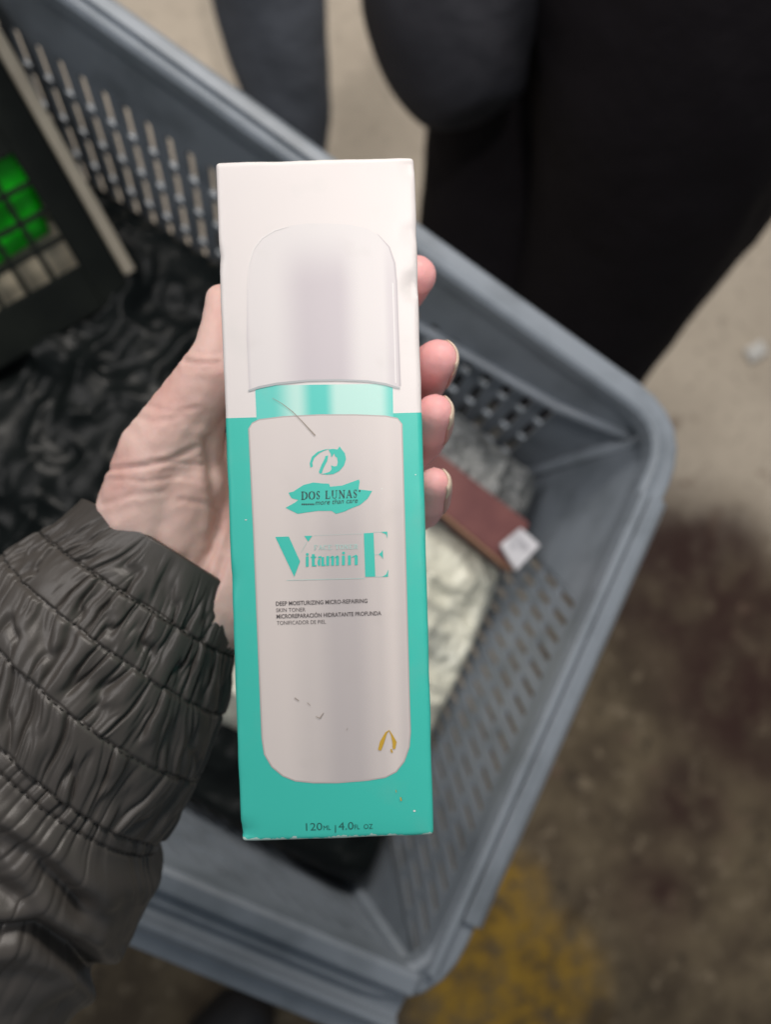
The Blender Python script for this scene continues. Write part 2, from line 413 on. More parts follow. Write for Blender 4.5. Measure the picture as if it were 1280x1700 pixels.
plate(-0.03, 0.30, -0.0215, 0.0)                # right of the window
plate(-0.03, 0.0, 0.0, gy1 + 0.08)             # below the window
plate(gx1, 0.30, 0.0, gy1 + 0.08)              # above the window
plate(0.0, gx1, gy1, gy1 + 0.08)
pit = 0.0176
for k in range(1, 4): plate(k * pit + 0.001 - 0.0017, k * pit + 0.001 + 0.0017, 0, gy1, -0.0035, 0.001, 'grid_bar', bev=0.0005)
for k in range(1, 6): plate(0, gx1, k * pit - 0.0017, k * pit + 0.0017, -0.003, 0.0015, 'grid_bar', bev=0.0005)
plate(-0.019, 0.30, -0.0295, -0.022, -0.004, 0.004, 'edge_strip', mat('beige_strip', (0.50, 0.45, 0.35), 0.55, noise=(30, (0.42, 0.37, 0.29), 0.4, 0.7)), bev=0.0012, label='beige strip along the edge of the black panel')  # strip stands in for the floor showing through a gap
GREEN = mat('green_film', (0.004, 0.70, 0.008), 0.4, 0.4, noise=(18, (0.003, 0.45, 0.005), 0.4, 0.65), bump=(40, 0.5, 0.003))
def sheet(c4, n, amp, seed, name, mt, label, cat):
    s, t = np.meshgrid(np.linspace(0, 1, n), np.linspace(0, 1, n), indexing='ij')
    P = (c4[0] * (1 - s[..., None]) + c4[1] * s[..., None]) * (1 - t[..., None]) + (c4[3] * (1 - s[..., None]) + c4[2] * s[..., None]) * t[..., None]
    P = P + en * ((fbm(s * 4, t * 4, seed)[..., None] - 0.5) * amp)
    o = obj(name, P.reshape(-1, 3), [(i * n + j, (i + 1) * n + j, (i + 1) * n + j + 1, i * n + j + 1) for i in range(n - 1) for j in range(n - 1)], mt, smooth=True)
    o.modifiers.new('s', 'SOLIDIFY').thickness = 0.003
    return tag(o, label, cat)
sheet([CP(0.024, 0.004, -0.007), CP(0.10, -0.014, -0.007), CP(0.10, 0.125, -0.007), CP(0.016, 0.125, -0.007)], 24, 0.004, 5, 'sack', GREEN, 'bright green sack behind the grid of the black crate', 'sack')
plate2 = MB(); plate2.prism([CP(-0.02, -0.02, -0.020), CP(0.10, -0.02, -0.020), CP(0.10, 0.14, -0.020), CP(-0.02, 0.14, -0.020)], [CP(-0.02, -0.02, -0.013), CP(0.10, -0.02, -0.013), CP(0.10, 0.14, -0.013), CP(-0.02, 0.14, -0.013)])  # sheet standing in for the floor seen through the grid
tag(plate2.build('backing', mat('beige_backing', (0.74, 0.66, 0.50), 0.7, noise=(20, (0.66, 0.58, 0.43), 0.4, 0.6)), bevel=0.001), 'beige cardboard behind the lower squares of the crate grid', 'backing')

# ------------------------------------------------------------------ people standing beyond the basket
def loft(rows, seg=28):      # rows: (px, py, depth, half width px, flatten)
    m_ = MB(); m_.tube([pd(x, y, d) for x, y, d, h, *_ in rows], [h * d / F for x, y, d, h, *_ in rows], seg); return m_
SLATE = mat('slate_trouser_cloth', (0.085, 0.095, 0.115), 0.85, 0.2, noise=(6, (0.06, 0.067, 0.08), 0.35, 0.65), bump=(12, 0.5, 0.02))
p1 = thing('person', 'person in slate trousers, one leg showing behind the far rim', 'person', pz(470, 330, 0))
def fix(o):
    md = o.modifiers.new('sub', 'SUBSURF'); md.levels = 3; md.render_levels = 3; apply_mods(o)
    c_ = np.array([v.co for v in o.data.vertices]); nn_ = np.empty(len(c_) * 3); o.data.vertex_normals.foreach_get('vector', nn_); nn_ = nn_.reshape(-1, 3)
    h_ = 0.012 * (ridge(c_[:, 0] * 7 + c_[:, 1] * 4, c_[:, 2] * 6 + c_[:, 0] * 3, 51, 3) - 0.6)
    o.data.vertices.foreach_set('co', (c_ + nn_ * h_[:, None]).ravel()); o.data.update(); return o
fix(loft([(420, -260, 0.98, 130), (432, -120, 1.03, 108), (444, 0, 1.07, 92), (462, 90, 1.11, 80), (476, 170, 1.15, 71), (478, 240, 1.19, 64), (470, 320, 1.23, 62), (462, 370, 1.25, 64)]).build('trousers', SLATE, p1, smooth=True))
mb = MB(); mb.tube([pz(462, 350, 0.035), pz(440, 380, 0.035), pz(400, 420, 0.03), pz(370, 450, 0.025)], [0.04, 0.045, 0.042, 0.02], 14); mb.build('shoe', mat('black_leather', (0.01, 0.01, 0.01), 0.5), p1, smooth=True)

BLK = mat('black_trouser_cloth', (0.0075, 0.006, 0.0075), 0.85, 0.15, noise=(5, (0.011, 0.009, 0.011), 0.35, 0.65), bump=(9, 0.5, 0.03))
CHAR = mat('charcoal_coat_cloth', (0.034, 0.035, 0.042), 0.8, 0.2, noise=(8, (0.022, 0.022, 0.027), 0.35, 0.65), bump=(12, 0.5, 0.02))
p2 = thing('person', 'person in black trousers and charcoal coat standing behind the right half of the basket', 'person', pz(930, 640, 0))
fix(loft([(900, -300, 0.80, 260), (860, -120, 0.86, 190), (850, 60, 0.93, 140), (835, 220, 1.02, 128), (822, 380, 1.10, 124), (805, 520, 1.18, 110), (785, 600, 1.22, 95)]).build('trouser_leg', BLK, p2, smooth=True))
fix(loft([(1190, -300, 0.72, 330), (1180, -100, 0.77, 300), (1140, 120, 0.85, 260), (1085, 300, 0.95, 205), (1020, 440, 1.04, 160), (965, 560, 1.12, 128), (935, 640, 1.18, 112), (920, 700, 1.21, 112)]).build('trouser_leg', BLK, p2, smooth=True))
fix(loft([(790, -300, 0.76, 190), (775, -120, 0.79, 170), (752, 0, 0.81, 155), (760, 80, 0.825, 132), (775, 130, 0.835, 112), (784, 160, 0.84, 98), (790, 184, 0.843, 84), (793, 195, 0.844, 60), (794, 199, 0.844, 20)]).build('coat', CHAR, p2, smooth=True))
for px, py in ((790, 600), (925, 690)):
    mb = MB(); mb.tube([pz(px, py, 0.04), pz(px - 15, py + 30, 0.04), pz(px - 35, py + 75, 0.03), pz(px - 45, py + 95, 0.025)], [0.042, 0.046, 0.042, 0.02], 14); mb.build('shoe', mat('black_leather', (0.01, 0.01, 0.01), 0.5), p2, smooth=True)

# a scrap of paper on the floor
sc_ = pz(1254, 584, 0.002)
def scrap(s, t):
    P = np.zeros(s.shape + (3,)); an_ = 0.5
    x_ = (s - 0.5) * 0.036; y_ = (t - 0.5) * 0.024
    P[..., 0] = sc_[0] + x_ * math.cos(an_) - y_ * math.sin(an_); P[..., 1] = sc_[1] + x_ * math.sin(an_) + y_ * math.cos(an_)
    P[..., 2] = 0.004 + 0.008 * dome(s, t, 0.4); return P
crumple('paper_scrap', 'small crumpled white paper scrap lying on the beige floor at the right', 'litter', mat('paper', (0.62, 0.61, 0.58), 0.8), scrap, n=30, seed=41, amp=0.004, sc=(4, 4))

# ------------------------------------------------------------------ the toner carton
BW, BH, BD = 0.0491, 0.170, 0.042
BOXR = np.array([0.04835316, 0.01205838, 0.03064527]); BOXT = np.array([-0.01473462, 0.00173986, -0.24041646])
def rotm(r):
    th = np.linalg.norm(r); k = r / th; K = np.array([[0, -k[2], k[1]], [k[2], 0, -k[0]], [-k[1], k[0], 0]])
    return np.eye(3) + math.sin(th) * K + (1 - math.cos(th)) * K @ K
BR = rotm(BOXR)
def loc(px, py):             # photograph pixel -> millimetre position on the front of the carton (its own axes)
    r = ray_c(px, py); n_ = BR[:, 2]
    p = r * (np.dot(BOXT, n_) / np.dot(r, n_))
    q_ = BR.T @ (p - BOXT); return np.array([q_[0], q_[1]])
tb = thing('toner_box', 'tall white and teal toner box held upright in the hand', 'box', (0, 0, 0))
Bm = RW @ BR; bt = cw(BOXT)
tb.matrix_basis = Matrix([list(Bm[0]) + [bt[0]], list(Bm[1]) + [bt[1]], list(Bm[2]) + [bt[2]], [0, 0, 0, 1]])

def carton_material():
    mt = bpy.data.materials.new('printed_card'); mt.use_nodes = True; nt = mt.node_tree; b = nt.nodes['Principled BSDF']; N = nt.nodes.new; Lk = nt.links.new
    tc = N('ShaderNodeTexCoord'); sx = N('ShaderNodeSeparateXYZ'); Lk(tc.outputs['Object'], sx.inputs[0])
    y0 = loc(380, 693)[1]; y1 = loc(690, 686)[1]
    g = N('ShaderNodeMath'); g.operation = 'LESS_THAN'; Lk(sx.outputs['Y'], g.inputs[0]); g.inputs[1].default_value = (y0 + y1) / 2
    mx = N('ShaderNodeMix'); mx.data_type = 'RGBA'; Lk(g.outputs[0], mx.inputs[0]); mx.inputs[6].default_value = (0.735, 0.69, 0.675, 1); mx.inputs[7].default_value = (0.050, 0.525, 0.435, 1)
    # worn white card along the edges
    def m2(op, x, y):
        n = N('ShaderNodeMath'); n.operation = op
        for i, q in enumerate((x, y)):
            if isinstance(q, (int, float)): n.inputs[i].default_value = q
            else: Lk(q, n.inputs[i])
        return n.outputs[0]
    ex = m2('SUBTRACT', BW / 2, m2('ABSOLUTE', sx.outputs['X'], 0)); ey = m2('SUBTRACT', BH / 2, m2('ABSOLUTE', sx.outputs['Y'], 0))
    ez = m2('MULTIPLY', m2('ABSOLUTE', sx.outputs['Z'], 0), 0.12)
    ed = m2('ADD', m2('MINIMUM', m2('ADD', ex, 0.0006), m2('MULTIPLY', ey, 0.55)), ez)
    nz = N('ShaderNodeTexNoise'); nz.inputs['Scale'].default_value = 420; nz.inputs['Detail'].default_value = 5; Lk(tc.outputs['Object'], nz.inputs['Vector'])
    ed = m2('ADD', ed, m2('MULTIPLY', m2('SUBTRACT', nz.outputs['Fac'], 0.5), 0.0022))
    wr = m2('LESS_THAN', ed, 0.00033)
    mw = N('ShaderNodeMix'); mw.data_type = 'RGBA'; Lk(m2('MULTIPLY', wr, 0.6), mw.inputs[0]); Lk(mx.outputs[2], mw.inputs[6]); mw.inputs[7].default_value = (0.72, 0.72, 0.68, 1)
    # faint grubby handling marks
    n2 = N('ShaderNodeTexNoise'); n2.inputs['Scale'].default_value = 60; n2.inputs['Detail'].default_value = 8; Lk(tc.outputs['Object'], n2.inputs['Vector'])
    r = N('ShaderNodeMapRange'); r.inputs[1].default_value = 0.55; r.inputs[2].default_value = 0.8; r.inputs[4].default_value = 0.16; Lk(n2.outputs['Fac'], r.inputs[0])
    md = N('ShaderNodeMix'); md.data_type = 'RGBA'; Lk(r.outputs[0], md.inputs[0]); Lk(mw.outputs[2], md.inputs[6]); md.inputs[7].default_value = (0.30, 0.40, 0.36, 1)
    Lk(md.outputs[2], b.inputs['Base Color']); b.inputs['Roughness'].default_value = 0.38; b.inputs['Specular IOR Level'].default_value = 0.4
    bp = N('ShaderNodeBump'); bp.inputs['Strength'].default_value = 0.12; bp.inputs['Distance'].default_value = 0.0006; Lk(n2.outputs['Fac'], bp.inputs['Height']); Lk(bp.outputs[0], b.inputs['Normal'])
    return mt
# rounded carton: a lattice box with softened edges and small dents
bm = bmesh.new(); bmesh.ops.create_cube(bm, size=1)
for v in bm.verts: v.co = Vector((v.co.x * BW, v.co.y * BH, v.co.z * BD - BD / 2))
bmesh.ops.bevel(bm, geom=bm.edges[:], offset=0.0013, segments=4, affect='EDGES', profile=0.6)
for k in range(1, 90): bmesh.ops.bisect_plane(bm, geom=bm.verts[:] + bm.edges[:] + bm.faces[:], plane_co=(0, BH * (k / 90 - 0.5), 0), plane_no=(0, 1, 0))
for k in range(1, 26): bmesh.ops.bisect_plane(bm, geom=bm.verts[:] + bm.edges[:] + bm.faces[:], plane_co=(BW * (k / 26 - 0.5), 0, 0), plane_no=(1, 0, 0))
bm.verts.ensure_lookup_table()
c_ = np.array([v.co for v in bm.verts]); d_ = np.zeros_like(c_)
ex_ = np.clip((np.abs(c_[:, 0]) - BW / 2 + 0.004) / 0.004, 0, 1); ey_ = np.clip((np.abs(c_[:, 1]) - BH / 2 + 0.004) / 0.004, 0, 1)
d_[:, 0] = np.sign(c_[:, 0]) * ex_ * 0.00028 * (fbm(c_[:, 1] * 95, np.sign(c_[:, 0]) * 3.0, 5, 3) - 0.55)
d_[:, 1] = np.sign(c_[:, 1]) * ey_ * 0.0003 * (fbm(c_[:, 0] * 160, np.sign(c_[:, 1]) * 3.0, 15, 3) - 0.55)
d_[:, 2] = -np.clip(np.maximum(ex_, ey_), 0, 1) * 0.0003 * fbm(c_[:, 0] * 130, c_[:, 1] * 130, 25, 3)
for (px_, py_, sx_, sy_, dp_) in ((687, 472, 0.0016, 0.0022, 0.0012), (683, 385, 0.0022, 0.0014, 0.0006), (398, 1384, 0.003, 0.002, 0.0014), (362, 425, 0.0012, 0.0018, 0.0007), (684, 270, 0.002, 0.002, 0.001), (385, 960, 0.0012, 0.003, 0.0006)):
    q_ = loc(px_, py_); g_ = np.exp(-((c_[:, 0] - q_[0]) / sx_) ** 2 - ((c_[:, 1] - q_[1]) / sy_) ** 2)
    d_[:, 2] -= dp_ * g_ * (c_[:, 2] > -0.004); d_[:, 0] -= np.sign(c_[:, 0]) * 0.2 * dp_ * g_
for v, q_ in zip(bm.verts, c_ + d_): v.co = q_
me = bpy.data.meshes.new('carton'); bm.to_mesh(me); bm.free(); me.polygons.foreach_set('use_smooth', [True] * len(me.polygons)); me.materials.append(carton_material())
o = bpy.data.objects.new('carton', me); COL.objects.link(o); o.parent = tb

LAYER = 0.00004
def flat(polys, name, mt, layer, label=None):       # polys: lists of photograph pixels, or ('l', local coords)
    V = []; Fc = []
    for P in polys:
        q_ = [loc(*p) for p in P]; n0 = len(V); V += [(x, y, layer * LAYER) for x, y in q_]; Fc.append(tuple(range(n0, n0 + len(q_))))
    o = obj(name, V, Fc, mt, tb, label=label, local=True)
    bm = bmesh.new(); bm.from_mesh(o.data)
    bmesh.ops.triangulate(bm, faces=bm.faces)
    for f in bm.faces:
        if f.normal.z < 0: f.normal_flip()
    bm.to_mesh(o.data); bm.free(); return o

def ramp_print(name, x0, x1, stops, y=None, rough=0.38):
    """ink that varies across the printed picture, like the printed bottle itself"""
    mt = bpy.data.materials.new(name); mt.use_nodes = True; nt = mt.node_tree; b = nt.nodes['Principled BSDF']; N = nt.nodes.new; Lk = nt.links.new
    tc = N('ShaderNodeTexCoord'); sx = N('ShaderNodeSeparateXYZ'); Lk(tc.outputs['Object'], sx.inputs[0])
    xa = loc(*x0)[0]; xb = loc(*x1)[0]
    # follow the slight lean of the print
    mr = N('ShaderNodeMapRange'); mr.inputs[1].default_value = xa; mr.inputs[2].default_value = xb; Lk(sx.outputs['X'], mr.inputs[0])
    cr_ = N('ShaderNodeValToRGB'); e = cr_.color_ramp.elements
    while len(e) < len(stops): e.new(0.5)
    for k, (p, c) in enumerate(stops): e[k].position = p; e[k].color = tuple(c[:3]) + (1,)
    cr_.color_ramp.interpolation = 'EASE'
    Lk(mr.outputs[0], cr_.inputs[0]); out = cr_.outputs[0]
    if y:
        (ya, yb, c2, f) = y
        m2_ = N('ShaderNodeMapRange'); m2_.inputs[1].default_value = loc(*ya)[1]; m2_.inputs[2].default_value = loc(*yb)[1]; m2_.inputs[4].default_value = f; m2_.interpolation_type = 'SMOOTHSTEP'; Lk(sx.outputs['Y'], m2_.inputs[0])
        mx = N('ShaderNodeMix'); mx.data_type = 'RGBA'; Lk(m2_.outputs[0], mx.inputs[0]); Lk(out, mx.inputs[6]); mx.inputs[7].default_value = tuple(c2[:3]) + (1,); out = mx.outputs[2]
    n2 = N('ShaderNodeTexNoise'); n2.inputs['Scale'].default_value = 90; n2.inputs['Detail'].default_value = 8; Lk(tc.outputs['Object'], n2.inputs['Vector'])
    r = N('ShaderNodeMapRange'); r.inputs[1].default_value = 0.58; r.inputs[2].default_value = 0.8; r.inputs[4].default_value = 0.15; Lk(n2.outputs['Fac'], r.inputs[0])
    md = N('ShaderNodeMix'); md.data_type = 'RGBA'; Lk(r.outputs[0], md.inputs[0]); Lk(out, md.inputs[6]); md.inputs[7].default_value = (0.42, 0.38, 0.35, 1)
    Lk(md.outputs[2], b.inputs['Base Color']); b.inputs['Roughness'].default_value = rough; b.inputs['Specular IOR Level'].default_value = 0.4
    return mt
W1 = (0.70, 0.665, 0.66); W2 = (0.62, 0.58, 0.59); W3 = (0.545, 0.50, 0.525)
def arc(cx, cy, rx, ry, a0, a1, n=16, tilt=0.0):
    out = []
    for t in np.linspace(R(a0), R(a1), n):
        x, y = rx * math.cos(t), -ry * math.sin(t); out.append((cx + x * math.cos(tilt) - y * math.sin(tilt), cy + x * math.sin(tilt) + y * math.cos(tilt)))
    return out
# cap of the printed bottle
cap_l = [(413, 648), (409, 560), (410, 470), (413, 440)]; 
cap_top = [(420, 415), (434, 396), (455, 383), (480, 375), (510, 371), (545, 371), (580, 373), (608, 379), (630, 391), (646, 410), (655, 435)]
cap_r = [(658, 470), (661, 560), (663, 641)]
cap_b = [(655, 645), (640, 638), (610, 633), (560, 631), (510, 632), (460, 637), (430, 643), (420, 650)]
CAP = ramp_print('cap_ink', (409, 560), (661, 560), [(0, W2), (0.03, W1), (0.16, W1), (0.42, W3), (0.60, W3), (0.78, W1), (0.9, W1), (0.955, W2), (1, W2)], y=((530, 480), (530, 372), (0.70, 0.67, 0.665), 1.0))
flat([[(x, y) for x, y in cap_l + cap_top + cap_r + cap_b]], 'cap_print', CAP, 2)
shade = mat('cap_edge_ink', (0.50, 0.455, 0.475), 0.4); light = mat('cap_light_ink', (0.80, 0.77, 0.76), 0.4)
def line(pts, wd):
    pts = [np.array(p, float) for p in pts]; L = []; Rr = []
    for i, p in enumerate(pts):
        t = unit(pts[min(i + 1, len(pts) - 1)] - pts[max(i - 1, 0)]); n_ = np.array([-t[1], t[0]])
        w_ = wd[i] if hasattr(wd, '__len__') else wd
        L.append(tuple(p + n_ * w_ / 2)); Rr.append(tuple(p - n_ * w_ / 2))
    return L + Rr[::-1]
flat([line([(626, 388), (646, 410), (655, 437), (658, 470), (661, 560), (664, 641)], [0.5, 2, 3, 3.2, 3.2, 3.5])], 'cap_print', shade, 3)
flat([line([(411, 480), (413, 440), (420, 415), (434, 396), (455, 383), (480, 376)], [0.5, 1.2, 1.8, 1.8, 1.5, 0.6])], 'cap_print', light, 4)
flat([line([(652, 470), (655, 560), (657, 636)], 1.6)], 'cap_print', light, 4)
flat([line([(412, 649), (430, 643), (460, 637), (510, 632), (560, 631), (610, 633), (640, 638), (664, 645)], [3, 4, 4, 3.4, 3.4, 3.4, 4, 3])], 'cap_print', mat('cap_rim_ink', (0.40, 0.42, 0.43), 0.4), 5)
# teal neck of the printed bottle
T1 = (0.12, 0.60, 0.53); T2 = (0.48, 0.76, 0.69); T3 = (0.09, 0.58, 0.51)
NECK = ramp_print('neck_ink', (424, 665), (652, 665), [(0, T1), (0.12, T1), (0.3, T2), (0.42, T3), (0.5, T3), (0.6, T2), (0.8, T2), (0.9, T2), (1, T1)])
flat([[(423, 640), (652, 637), (653, 700), (426, 704)]], 'neck_print', NECK, 1)
# body of the printed bottle
def body_pts(g=0):
    return [(414 - g, 712), (418, 704 - g), (430, 698 - g), (470, 693 - g), (530, 690 - g), (590, 690 - g), (640, 692 - g), (660, 696 - g), (666 + g, 704), (670 + g, 850), (674 + g, 1000), (678 + g, 1150), (680 + g, 1215), (678 + g, 1240), (670 + g * .8, 1263 + g * .6), (657 + g * .6, 1280 + g * .8), (640, 1289 + g), (610, 1294 + g), (560, 1298 + g), (520, 1298 + g), (490, 1295 + g), (470 - g * .5, 1287 + g * .8), (452 - g * .8, 1272 + g * .6), (440 - g, 1252), (436 - g, 1225), (430 - g, 1080), (422 - g, 880)]
flat([body_pts(2.2)], 'bottle_print', mat('bottle_edge_ink', (0.46, 0.40, 0.39), 0.4), 1.5)
B1 = (0.66, 0.60, 0.57); B2 = (0.58, 0.53, 0.51); B3 = (0.485, 0.445, 0.44)
BODY = ramp_print('bottle_ink', (422, 1000), (676, 1000), [(0, B2), (0.05, B1), (0.16, B1), (0.36, B2), (0.54, B3), (0.64, B3), (0.80, B2), (0.9, B1), (0.97, B2), (1, B2)], y=((530, 930), (530, 720), (0.67, 0.615, 0.595), 0.75))
flat([body_pts(0)], 'bottle_print', BODY, 2)
# emblem, brush mark and lettering
TEAL = mat('teal_ink', (0.050, 0.525, 0.435), 0.38, 0.4); DARKT = mat('dark_green_ink', (0.022, 0.065, 0.065), 0.4); GREYT = mat('grey_ink', (0.12, 0.105, 0.105), 0.4); PALE = mat('pale_teal_ink', (0.40, 0.60, 0.56), 0.4); DKT2 = mat('dark_teal_ink', (0.02, 0.13, 0.11), 0.4)
Z = lambda L: [(440 + x / 5.0, 720 + y / 5.0) for x, y in L]
flat([Z([(376, 282), (370, 245), (388, 192), (436, 150), (490, 132), (535, 126), (490, 142), (450, 162), (408, 200), (392, 240), (396, 272)]),
      Z([(500, 186), (524, 180), (516, 225), (482, 290), (472, 326), (452, 332), (446, 316), (470, 255), (496, 205)])], 'emblem', TEAL, 4)
flat([Z([(525, 132), (560, 126), (602, 131), (618, 104), (636, 130), (662, 162), (672, 208), (656, 262), (618, 308), (566, 336), (512, 340), (458, 334), (500, 328), (535, 316), (552, 296), (548, 262), (572, 272), (596, 268), (604, 236), (598, 200), (580, 186), (574, 164), (560, 184), (550, 196), (545, 168)])], 'emblem', TEAL, 4)
flat([Z([(195, 490), (235, 480), (280, 450), (320, 425), (400, 405), (470, 412), (530, 415), (540, 440), (640, 430), (700, 408), (780, 380), (785, 400), (775, 462), (890, 475), (850, 540), (790, 590), (700, 625), (660, 645), (590, 665), (550, 640), (440, 640), (330, 655), (270, 665), (230, 645), (170, 615), (250, 570), (275, 550), (220, 535), (205, 512)])], 'brush_mark', TEAL, 4)

def strokes(G, x, y, w_, h_, th, tn, slope=0.0):   # G: list of (points, thick?) in a unit cell
    out = []
    for pts, k in G:
        wd = {2: th, 1: tn}.get(k, k)
        out.append(line([(x + a_ * w_, y - b_ * h_ + slope * a_ * w_) for a_, b_ in pts], wd))
    return out
ell = lambda cx, cy, rx, ry, a0, a1, n=14: [(cx + rx * math.cos(R(t)), cy + ry * math.sin(R(t))) for t in np.linspace(a0, a1, n)]
GL = {
 'D': [([(0.2, 0), (0.2, 1)], 2), ([(0, 0.02), (0.45, 0.02)], 1), ([(0, 0.98), (0.45, 0.98)], 1), (ell(0.42, 0.5, 0.48, 0.47, 90, 45, 5), 1), (ell(0.42, 0.5, 0.48, 0.47, 50, -50, 9), 2), (ell(0.42, 0.5, 0.48, 0.47, -45, -90, 5), 1)],
 'O': [(ell(0.5, 0.5, 0.42, 0.48, 50, 130, 8), 1), (ell(0.5, 0.5, 0.42, 0.48, 125, 235, 10), 2), (ell(0.5, 0.5, 0.42, 0.48, 230, 310, 8), 1), (ell(0.5, 0.5, 0.42, 0.48, 305, 415, 10), 2)],
 'S': [(ell(0.5, 0.74, 0.30, 0.24, 30, 180, 10), 1), ([(0.2, 0.74), (0.3, 0.60), (0.7, 0.42), (0.8, 0.27)], 2), (ell(0.5, 0.26, 0.30, 0.25, 0, -150, 10), 1), ([(0.8, 1), (0.79, 0.78)], 1), ([(0.2, 0), (0.21, 0.24)], 1)],
 'L': [([(0.25, 0), (0.25, 1)], 2), ([(0.02, 0.98), (0.5, 0.98)], 1), ([(0.02, 0.02), (0.9, 0.02)], 1), ([(0.9, 0), (0.9, 0.28)], 1)],
 'U': [([(0.2, 1), (0.2, 0.35)], 2), (ell(0.5, 0.34, 0.31, 0.33, 180, 360, 12), 1), ([(0.81, 1), (0.81, 0.34)], 1), ([(0.03, 0.98), (0.4, 0.98)], 1), ([(0.65, 0.98), (0.97, 0.98)], 1)],
 'N': [([(0.16, 0), (0.16, 1)], 1), ([(0.16, 1), (0.84, 0)], 2), ([(0.84, 0), (0.84, 1)], 1), ([(0, 0.98), (0.25, 0.98)], 1), ([(0, 0.02), (0.32, 0.02)], 1), ([(0.68, 0.98), (1, 0.98)], 1)],
 'A': [([(0.5, 1), (0.12, 0)], 1), ([(0.5, 1), (0.85, 0)], 2), ([(0.25, 0.34), (0.74, 0.34)], 1), ([(-0.02, 0.02), (0.28, 0.02)], 1), ([(0.68, 0.02), (1.02, 0.02)], 1)],
 'F': [([(0.25, 0), (0.25, 1)], 2), ([(0.05, 0.98), (0.9, 0.98)], 1), ([(0.25, 0.5), (0.65, 0.5)], 1), ([(0.05, 0.02), (0.5, 0.02)], 1), ([(0.9, 1), (0.9, 0.75)], 1)],
 'C': [(ell(0.52, 0.5, 0.42, 0.48, 40, 130, 8), 1), (ell(0.52, 0.5, 0.42, 0.48, 125, 235, 10), 2), (ell(0.52, 0.5, 0.42, 0.48, 230, 320, 8), 1), ([(0.86, 1), (0.86, 0.72)], 1)],
 'E': [([(0.25, 0), (0.25, 1)], 2), ([(0.05, 0.98), (0.88, 0.98)], 1), ([(0.25, 0.52), (0.65, 0.52)], 1), ([(0.05, 0.02), (0.92, 0.02)], 1), ([(0.88, 1), (0.88, 0.75)], 1), ([(0.92, 0), (0.92, 0.25)], 1)],
 'T': [([(0.5, 0), (0.5, 1)], 2), ([(0.05, 0.98), (0.95, 0.98)], 1), ([(0.05, 1), (0.05, 0.72)], 1), ([(0.95, 1), (0.95, 0.72)], 1), ([(0.28, 0.02), (0.72, 0.02)], 1)],
 'R': [([(0.22, 0), (0.22, 1)], 2), ([(0.02, 0.98), (0.5, 0.98)], 1), (ell(0.48, 0.74, 0.3, 0.25, 90, -90, 10), 2), ([(0.5, 0.5), (0.92, 0)], 2), ([(0.02, 0.02), (0.42, 0.02)], 1)],
}
def serif(text, x0, x1, yl, yr, h_, th, tn, gap=0.16, space=0.45, wds={}):
    wl = [space if c == ' ' else wds.get(c, 0.8) for c in text]; tot = sum(wl) + gap * (len(text) - 1); k = (x1 - x0) / tot; x = x0; out = []
    for c, ww in zip(text, wl):
        if c != ' ':
            f = (x - x0) / (x1 - x0); out += strokes(GL[c], x, yl * (1 - f) + yr * f, ww * k, h_, th, tn, (yr - yl) / (x1 - x0))
        x += (ww + gap) * k
    return out
def segs(polys):        # split stroke ribbons into quads so that curved strokes triangulate cleanly
    out = []
    for P in polys:
        n = len(P) // 2
        for i in range(n - 1): out.append([P[i], P[i + 1], P[2 * n - 2 - i], P[2 * n - 1 - i]])
    return out
flat(segs(serif('DOS LUNAS', 500, 593, 829.5, 826, 13.2, 2.3, 1.0, wds={'D': .95, 'O': .95, 'S': .6, 'L': .75, 'U': .95, 'N': .95, 'A': .9})), 'lettering', DARKT, 6)
flat([arc(597, 815, 1.6, 1.6, 0, 330, 10)], 'lettering', DARKT, 6)
flat(segs([line([(500.5 + k * 3.1, 837.2), (502.8 + k * 3.1, 837.0)], 2.6) for k in range(7)]), 'lettering', DARKT, 6)

def text(s_, pl, pr, cap, mt, layer, bold=0.0, shear=0.0):
    cu = bpy.data.curves.new('t', 'FONT'); cu.body = s_; cu.size = 1; cu.shear = shear; cu.offset = bold; cu.resolution_u = 3; cu.fill_mode = 'FRONT'
    to = bpy.data.objects.new('t', cu); COL.objects.link(to)
    dg = bpy.context.evaluated_depsgraph_get(); me_ = bpy.data.meshes.new_from_object(to.evaluated_get(dg))
    bpy.data.objects.remove(to)
    co = np.array([v.co for v in me_.vertices]); x0 = co[:, 0].min(); x1 = co[:, 0].max()
    a_ = loc(*pl); b_ = loc(*pr); ex_ = (b_ - a_) / (x1 - x0); un_ = unit(b_ - a_); ey_ = np.array([-un_[1], un_[0]]) * (cap * 0.1503e-3 / 0.70)
    for v, c in zip(me_.vertices, co):
        p = a_ + ex_ * (c[0] - x0) + ey_ * c[1]; v.co = (p[0], p[1], layer * LAYER)
    me_.materials.clear(); me_.materials.append(mt); me_.name = 'lettering'
    o = bpy.data.objects.new('lettering', me_); COL.objects.link(o); o.parent = tb; return o
text('more than care', (523, 838.3), (594, 834.5), 8.4, DARKT, 6, 0.0, 0.30)
flat(segs(serif('FACE TONER', 521, 594, 912.5, 911, 7.4, 1.5, 0.8, space=0.35)), 'lettering', PALE, 5)
